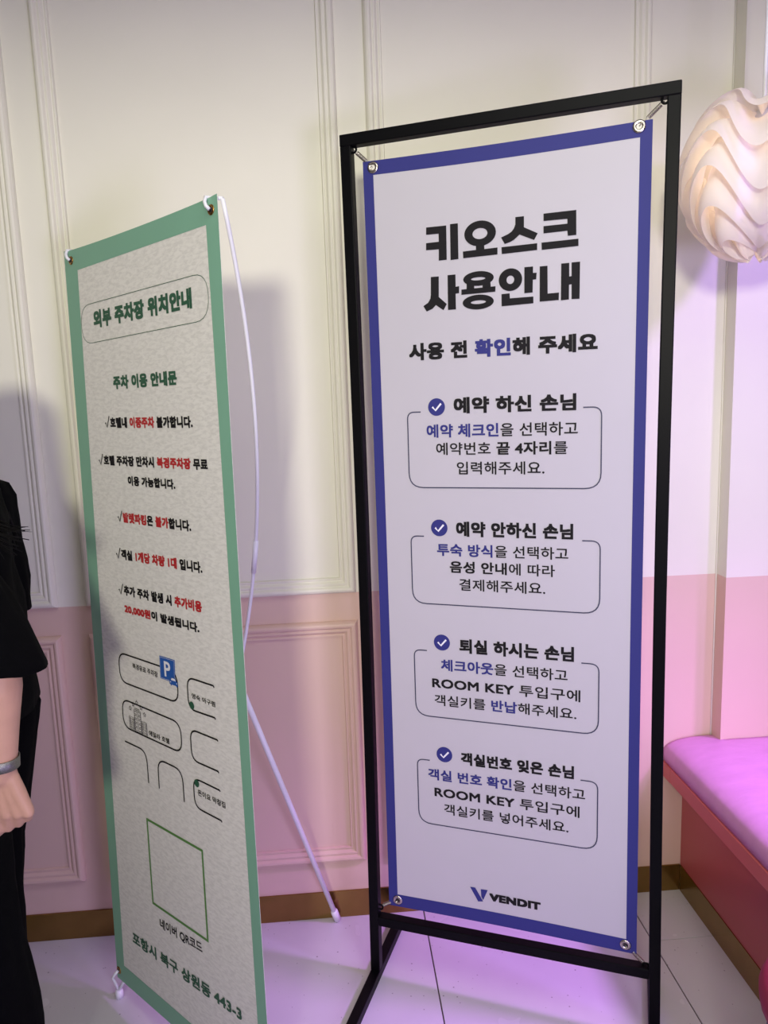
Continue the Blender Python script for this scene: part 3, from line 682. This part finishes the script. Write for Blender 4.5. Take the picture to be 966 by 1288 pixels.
parts.append(capsule([V3(CX+.015, CY, 1.32), V3(CX-.01, CY, 1.42)], [0.05, 0.046], 16))
for s_ in (-1, 1):
    y = CY+s_*0.085
    fx = 0.020 if s_ < 0 else -0.075
    parts.append(capsule([V3(CX+.01, y, 0.88), V3(CX+fx*.2, y, 0.68), V3(CX-.01+fx*.6, y, 0.47), V3(CX+.01+fx*.8, y, 0.33), V3(CX+.015+fx, y, 0.09)], [0.066, 0.066, 0.050, 0.050, 0.036], 18))
# head
HD = V3(CX-.045, CY, 1.500)
parts.append(ellipsoid(HD+V3(.018, 0, .018), (.092, .075, .095), 24, 16)); parts.append(ellipsoid(HD+V3(-.030, 0, -.035), (.060, .055, .078), 20, 14))
parts.append(capsule([HD+V3(-.088, 0, .010), HD+V3(-.100, 0, -.018), HD+V3(-.092, 0, -.026)], [.007, .011, .009], 10))
parts.append(ellipsoid(HD+V3(-.080, 0, -.052), (.012, .024, .008), 14, 8)); parts.append(ellipsoid(HD+V3(-.070, 0, -.088), (.018, .022, .016), 14, 8))
for s_ in (-1, 1): parts.append(ellipsoid(HD+V3(.018, s_*.076, -.008), (.016, .008, .028), 12, 8))
V, Fc = merge(parts)
bd = mesh('body', V, Fc, M['skin'], pr, True)
m_ = bd.modifiers.new('r', 'REMESH'); m_.mode = 'VOXEL'; m_.voxel_size = 0.0036; m_.use_smooth_shade = True
m2 = bd.modifiers.new('s', 'SMOOTH'); m2.iterations = 4; m2.factor = 0.5
dg = bpy.context.evaluated_depsgraph_get(); nm = bpy.data.meshes.new_from_object(bd.evaluated_get(dg)); bd.modifiers.clear(); bd.data = nm
nm.polygons.foreach_set('use_smooth', [True]*len(nm.polygons))
for s_ in (-1, 1):
    v, f = ellipsoid(HD+V3(-.068, s_*.030, .004), (.010, .014, .008), 14, 8); e = clean(mesh('eye', v, f, M['eye'], pr, True))
    v, f = ellipsoid(HD+V3(-.0755, s_*.030, .004), (.0045, .006, .006), 12, 8); clean(mesh('iris', v, f, M['dark'], e, True))
v, f = ellipsoid(HD+V3(-.0885, 0, -.053), (.006, .020, .0055), 14, 8); clean(mesh('mouth', v, f, M['lip'], pr, True))
# clothes as lofted rings
def loft(name, rings, m, amp=0.006, n=56, freq=9.0, seed=0, th=0.003, capt=False):
    V = []; Fc = []
    fr = []
    for j in range(len(rings)-1):
        for q in range(4): fr.append((j, q/4))
    fr.append((len(rings)-2, 1.0))
    for j, t in fr:
        a, b = rings[j], rings[j+1]; s = t*t*(3-2*t) if False else t
        c = Vector(a[0])*(1-s)+Vector(b[0])*s; rx = a[1]*(1-s)+b[1]*s; ry = a[2]*(1-s)+b[2]*s; ti = (a[3] if len(a) > 3 else 0)*(1-s)+(b[3] if len(b) > 3 else 0)*s
        for i in range(n):
            an = 2*math.pi*i/n; d_ = Vector((math.cos(an)*rx, math.sin(an)*ry, math.cos(an)*ti))
            w_ = noise.noise(Vector((math.cos(an)*2.2+seed, math.sin(an)*2.2, c.z*freq)))*amp + noise.noise(Vector((math.cos(an)*5+seed, math.sin(an)*5, c.z*freq*2.2)))*amp*0.4
            dd = Vector((math.cos(an), math.sin(an), 0))
            V.append(c+d_+dd*w_)
    m_ = len(fr)
    for j in range(m_-1):
        for i in range(n): Fc.append((j*n+i, j*n+(i+1) % n, (j+1)*n+(i+1) % n, (j+1)*n+i))
    if capt: Fc.append(tuple(range(n)))
    o = fixn(mesh(name, V, Fc, m, pr, True))
    md = o.modifiers.new('t', 'SOLIDIFY'); md.thickness = th; md.offset = -1
    return o
ts = loft('t_shirt', [((CX+.012, CY, 1.385), .058, .062), ((CX+.012, CY, 1.362), .075, .105), ((CX+.012, CY, 1.340), .094, .150), ((CX+.012, CY, 1.28), .108, .155), ((CX+.015, CY, 1.15), .118, .152), ((CX+.02, CY, 1.00), .124, .152), ((CX+.022, CY, .885), .126, .156)], M['cloth'], 0.012, seed=3)
def sleeve(s_, h_, r0_, r1_, seed):
    a = Vector(s_); b = Vector(h_)
    o = loft('sleeve', [(a+V3(-.004, .004, .040), .030, .034), (a+V3(0, 0, .028), .058, .056), (a, .072, .066), (a*0.6+b*0.4, .074, .062), (a*0.25+b*0.75, .082, .068), (b, r1_, r0_, -0.012)], M['cloth'], 0.007, seed=seed)
    o.parent = ts; return o
sleeve((-0.745, -0.600, 1.318), (-0.601, -0.690, 1.064), .070, .086, 5)
sleeve((-0.765, -0.330, 1.318), (-0.785, -0.272, 1.060), .068, .076, 8)
def leg(sy, fx, seed):
    y = CY+sy*0.085
    return loft('trouser_leg', [((CX+.014, CY+sy*.045, .985), .098, .085), ((CX+.014, y, .86), .108, .098), ((CX+.012+fx*.2, y, .70), .094, .088), ((CX+.008+fx*.5, y, .55), .084, .080), ((CX+.010+fx*.8, y, .40), .090, .086), ((CX+.016+fx, y, .22), .090, .088), ((CX+.016+fx, y, .045), .100, .096)], M['cloth'], 0.010, seed=seed, freq=6)
leg(-1, 0.020, 11); leg(1, -0.075, 14)
for s_ in (-1, 1):
    y = CY+s_*0.085
    v, f = ellipsoid((CX-.045+(0.020 if s_ < 0 else -0.075), y, .034), (.130, .044, .034), 24, 12)
    v = [(p[0], p[1], max(0.0008, p[2])) for p in v]; o = clean(mesh('shoe', v, f, M['dark'], pr, True), 1e-6)
# hair: cap and many locks
hp = []
v, f = ellipsoid(HD+V3(.030, 0, .026), (.100, .086, .104), 28, 18); hp.append((v, f))
rg = random.Random(5)
for i in range(130):
    an = rg.uniform(-1.9, 1.9); hgt = rg.uniform(-.02, .09)
    a = HD+V3(.030+.085*math.cos(an), .080*math.sin(an), hgt)
    e_ = V3(CX+.070+rg.uniform(-.03, .03), CY+.12*math.sin(an)+rg.uniform(-.02, .02), rg.uniform(1.16, 1.27))
    mid = V3(CX+.070+rg.uniform(-.01, .01)+.01*math.cos(an), CY+.105*math.sin(an), 1.38)
    pts = bez(a, mid*1.25-a*0.125-e_*0.125, e_, 9)
    hp.append(tubevf(pts, [0.010-0.0085*(q/9)**1.6 for q in range(10)], 5))
V, Fc = merge(hp); fixn(mesh('hair', V, Fc, M['hair'], pr, True))
# wind-blown ends over the shoulder
hp = []
def px(x, z, y=-0.62): return V3(x, y, z)
for i in range(26):
    t = rg.random(); a = V3(-0.690+rg.uniform(-.02, .01), -0.60+rg.uniform(-.03, .04), 1.345+rg.uniform(-.02, .04))
    ex = rg.choice([(-0.548, 1.270), (-0.560, 1.262), (-0.575, 1.250), (-0.590, 1.225), (-0.600, 1.205), (-0.572, 1.236)])
    e_ = V3(ex[0]+.014+rg.uniform(-.022, .006), -0.62+rg.uniform(-.02, .02), ex[1]+.018+rg.uniform(-.014, .014))
    mid = V3((a.x*0.55+e_.x*0.45), a.y, 1.285+rg.uniform(-.015, .012))
    mid2 = mid*0.5+e_*0.5+V3(0.0, 0, -.006+rg.uniform(-.006, .006))
    pts = bez(a, mid, e_, 8); r_ = rg.choice([.0010, .0014, .0022])
    hp.append(tubevf(pts, [r_*(1.3-0.9*q/8) for q in range(9)], 4))
for i in range(40):
    a = V3(-0.71+rg.uniform(-.02, .01), -0.60+rg.uniform(-.03, .04), 1.36); e_ = V3(-0.685+rg.uniform(-.03, .022), -0.625+rg.uniform(-.02, .02), 1.265+rg.uniform(-.03, .03))
    pts = bez(a, V3(-0.665, a.y, 1.33), e_, 7); hp.append(tubevf(pts, [.004*(1.1-q/7*0.95) for q in range(8)], 5))
V, Fc = merge(hp); h2 = fixn(mesh('loose_hair', V, Fc, M['hair'], pr, True)); h2['kind'] = 'stuff'
# wristwatch
WC = lw*0.94+le*0.06+V3(0, 0, -0.004); ax = (le-lw).normalized()
n = 40; V = []
a_ = V3(1, 0, 0); a_ = (a_-ax*a_.dot(ax)).normalized(); b_ = ax.cross(a_)
for r_, h_ in ((.0290, -.010), (.0308, -.0095), (.0308, .0095), (.0290, .010)):
    for i in range(n): t = 2*math.pi*i/n; V.append(WC+(a_*math.cos(t)*1.0+b_*math.sin(t)*1.0)*r_+ax*h_)
Fc = [(j*n+i, j*n+(i+1) % n, ((j+1) % 4)*n+(i+1) % n, ((j+1) % 4)*n+i) for j in range(4) for i in range(n)]
M['mesh'] = mat('steel_mesh_band', srgb(150, 148, 146), 0.35, 1.0, var=0.3, scale=900, bump=0.3, bscale=900)
wb = fixn(mesh('wristwatch', V, Fc, M['mesh'], pr, True, label='silver mesh wristwatch band'))
fd = V3(-0.80, -0.60, 0).normalized(); fd = (fd-ax*fd.dot(ax)).normalized()
tube('watch_case', [WC+fd*.029, WC+fd*.038], .018, M['steel'], wb, n=32); tube('watch_face', [WC+fd*.0382, WC+fd*.0388], .0155, M['dark'], wb, n=32, label='dark watch face')
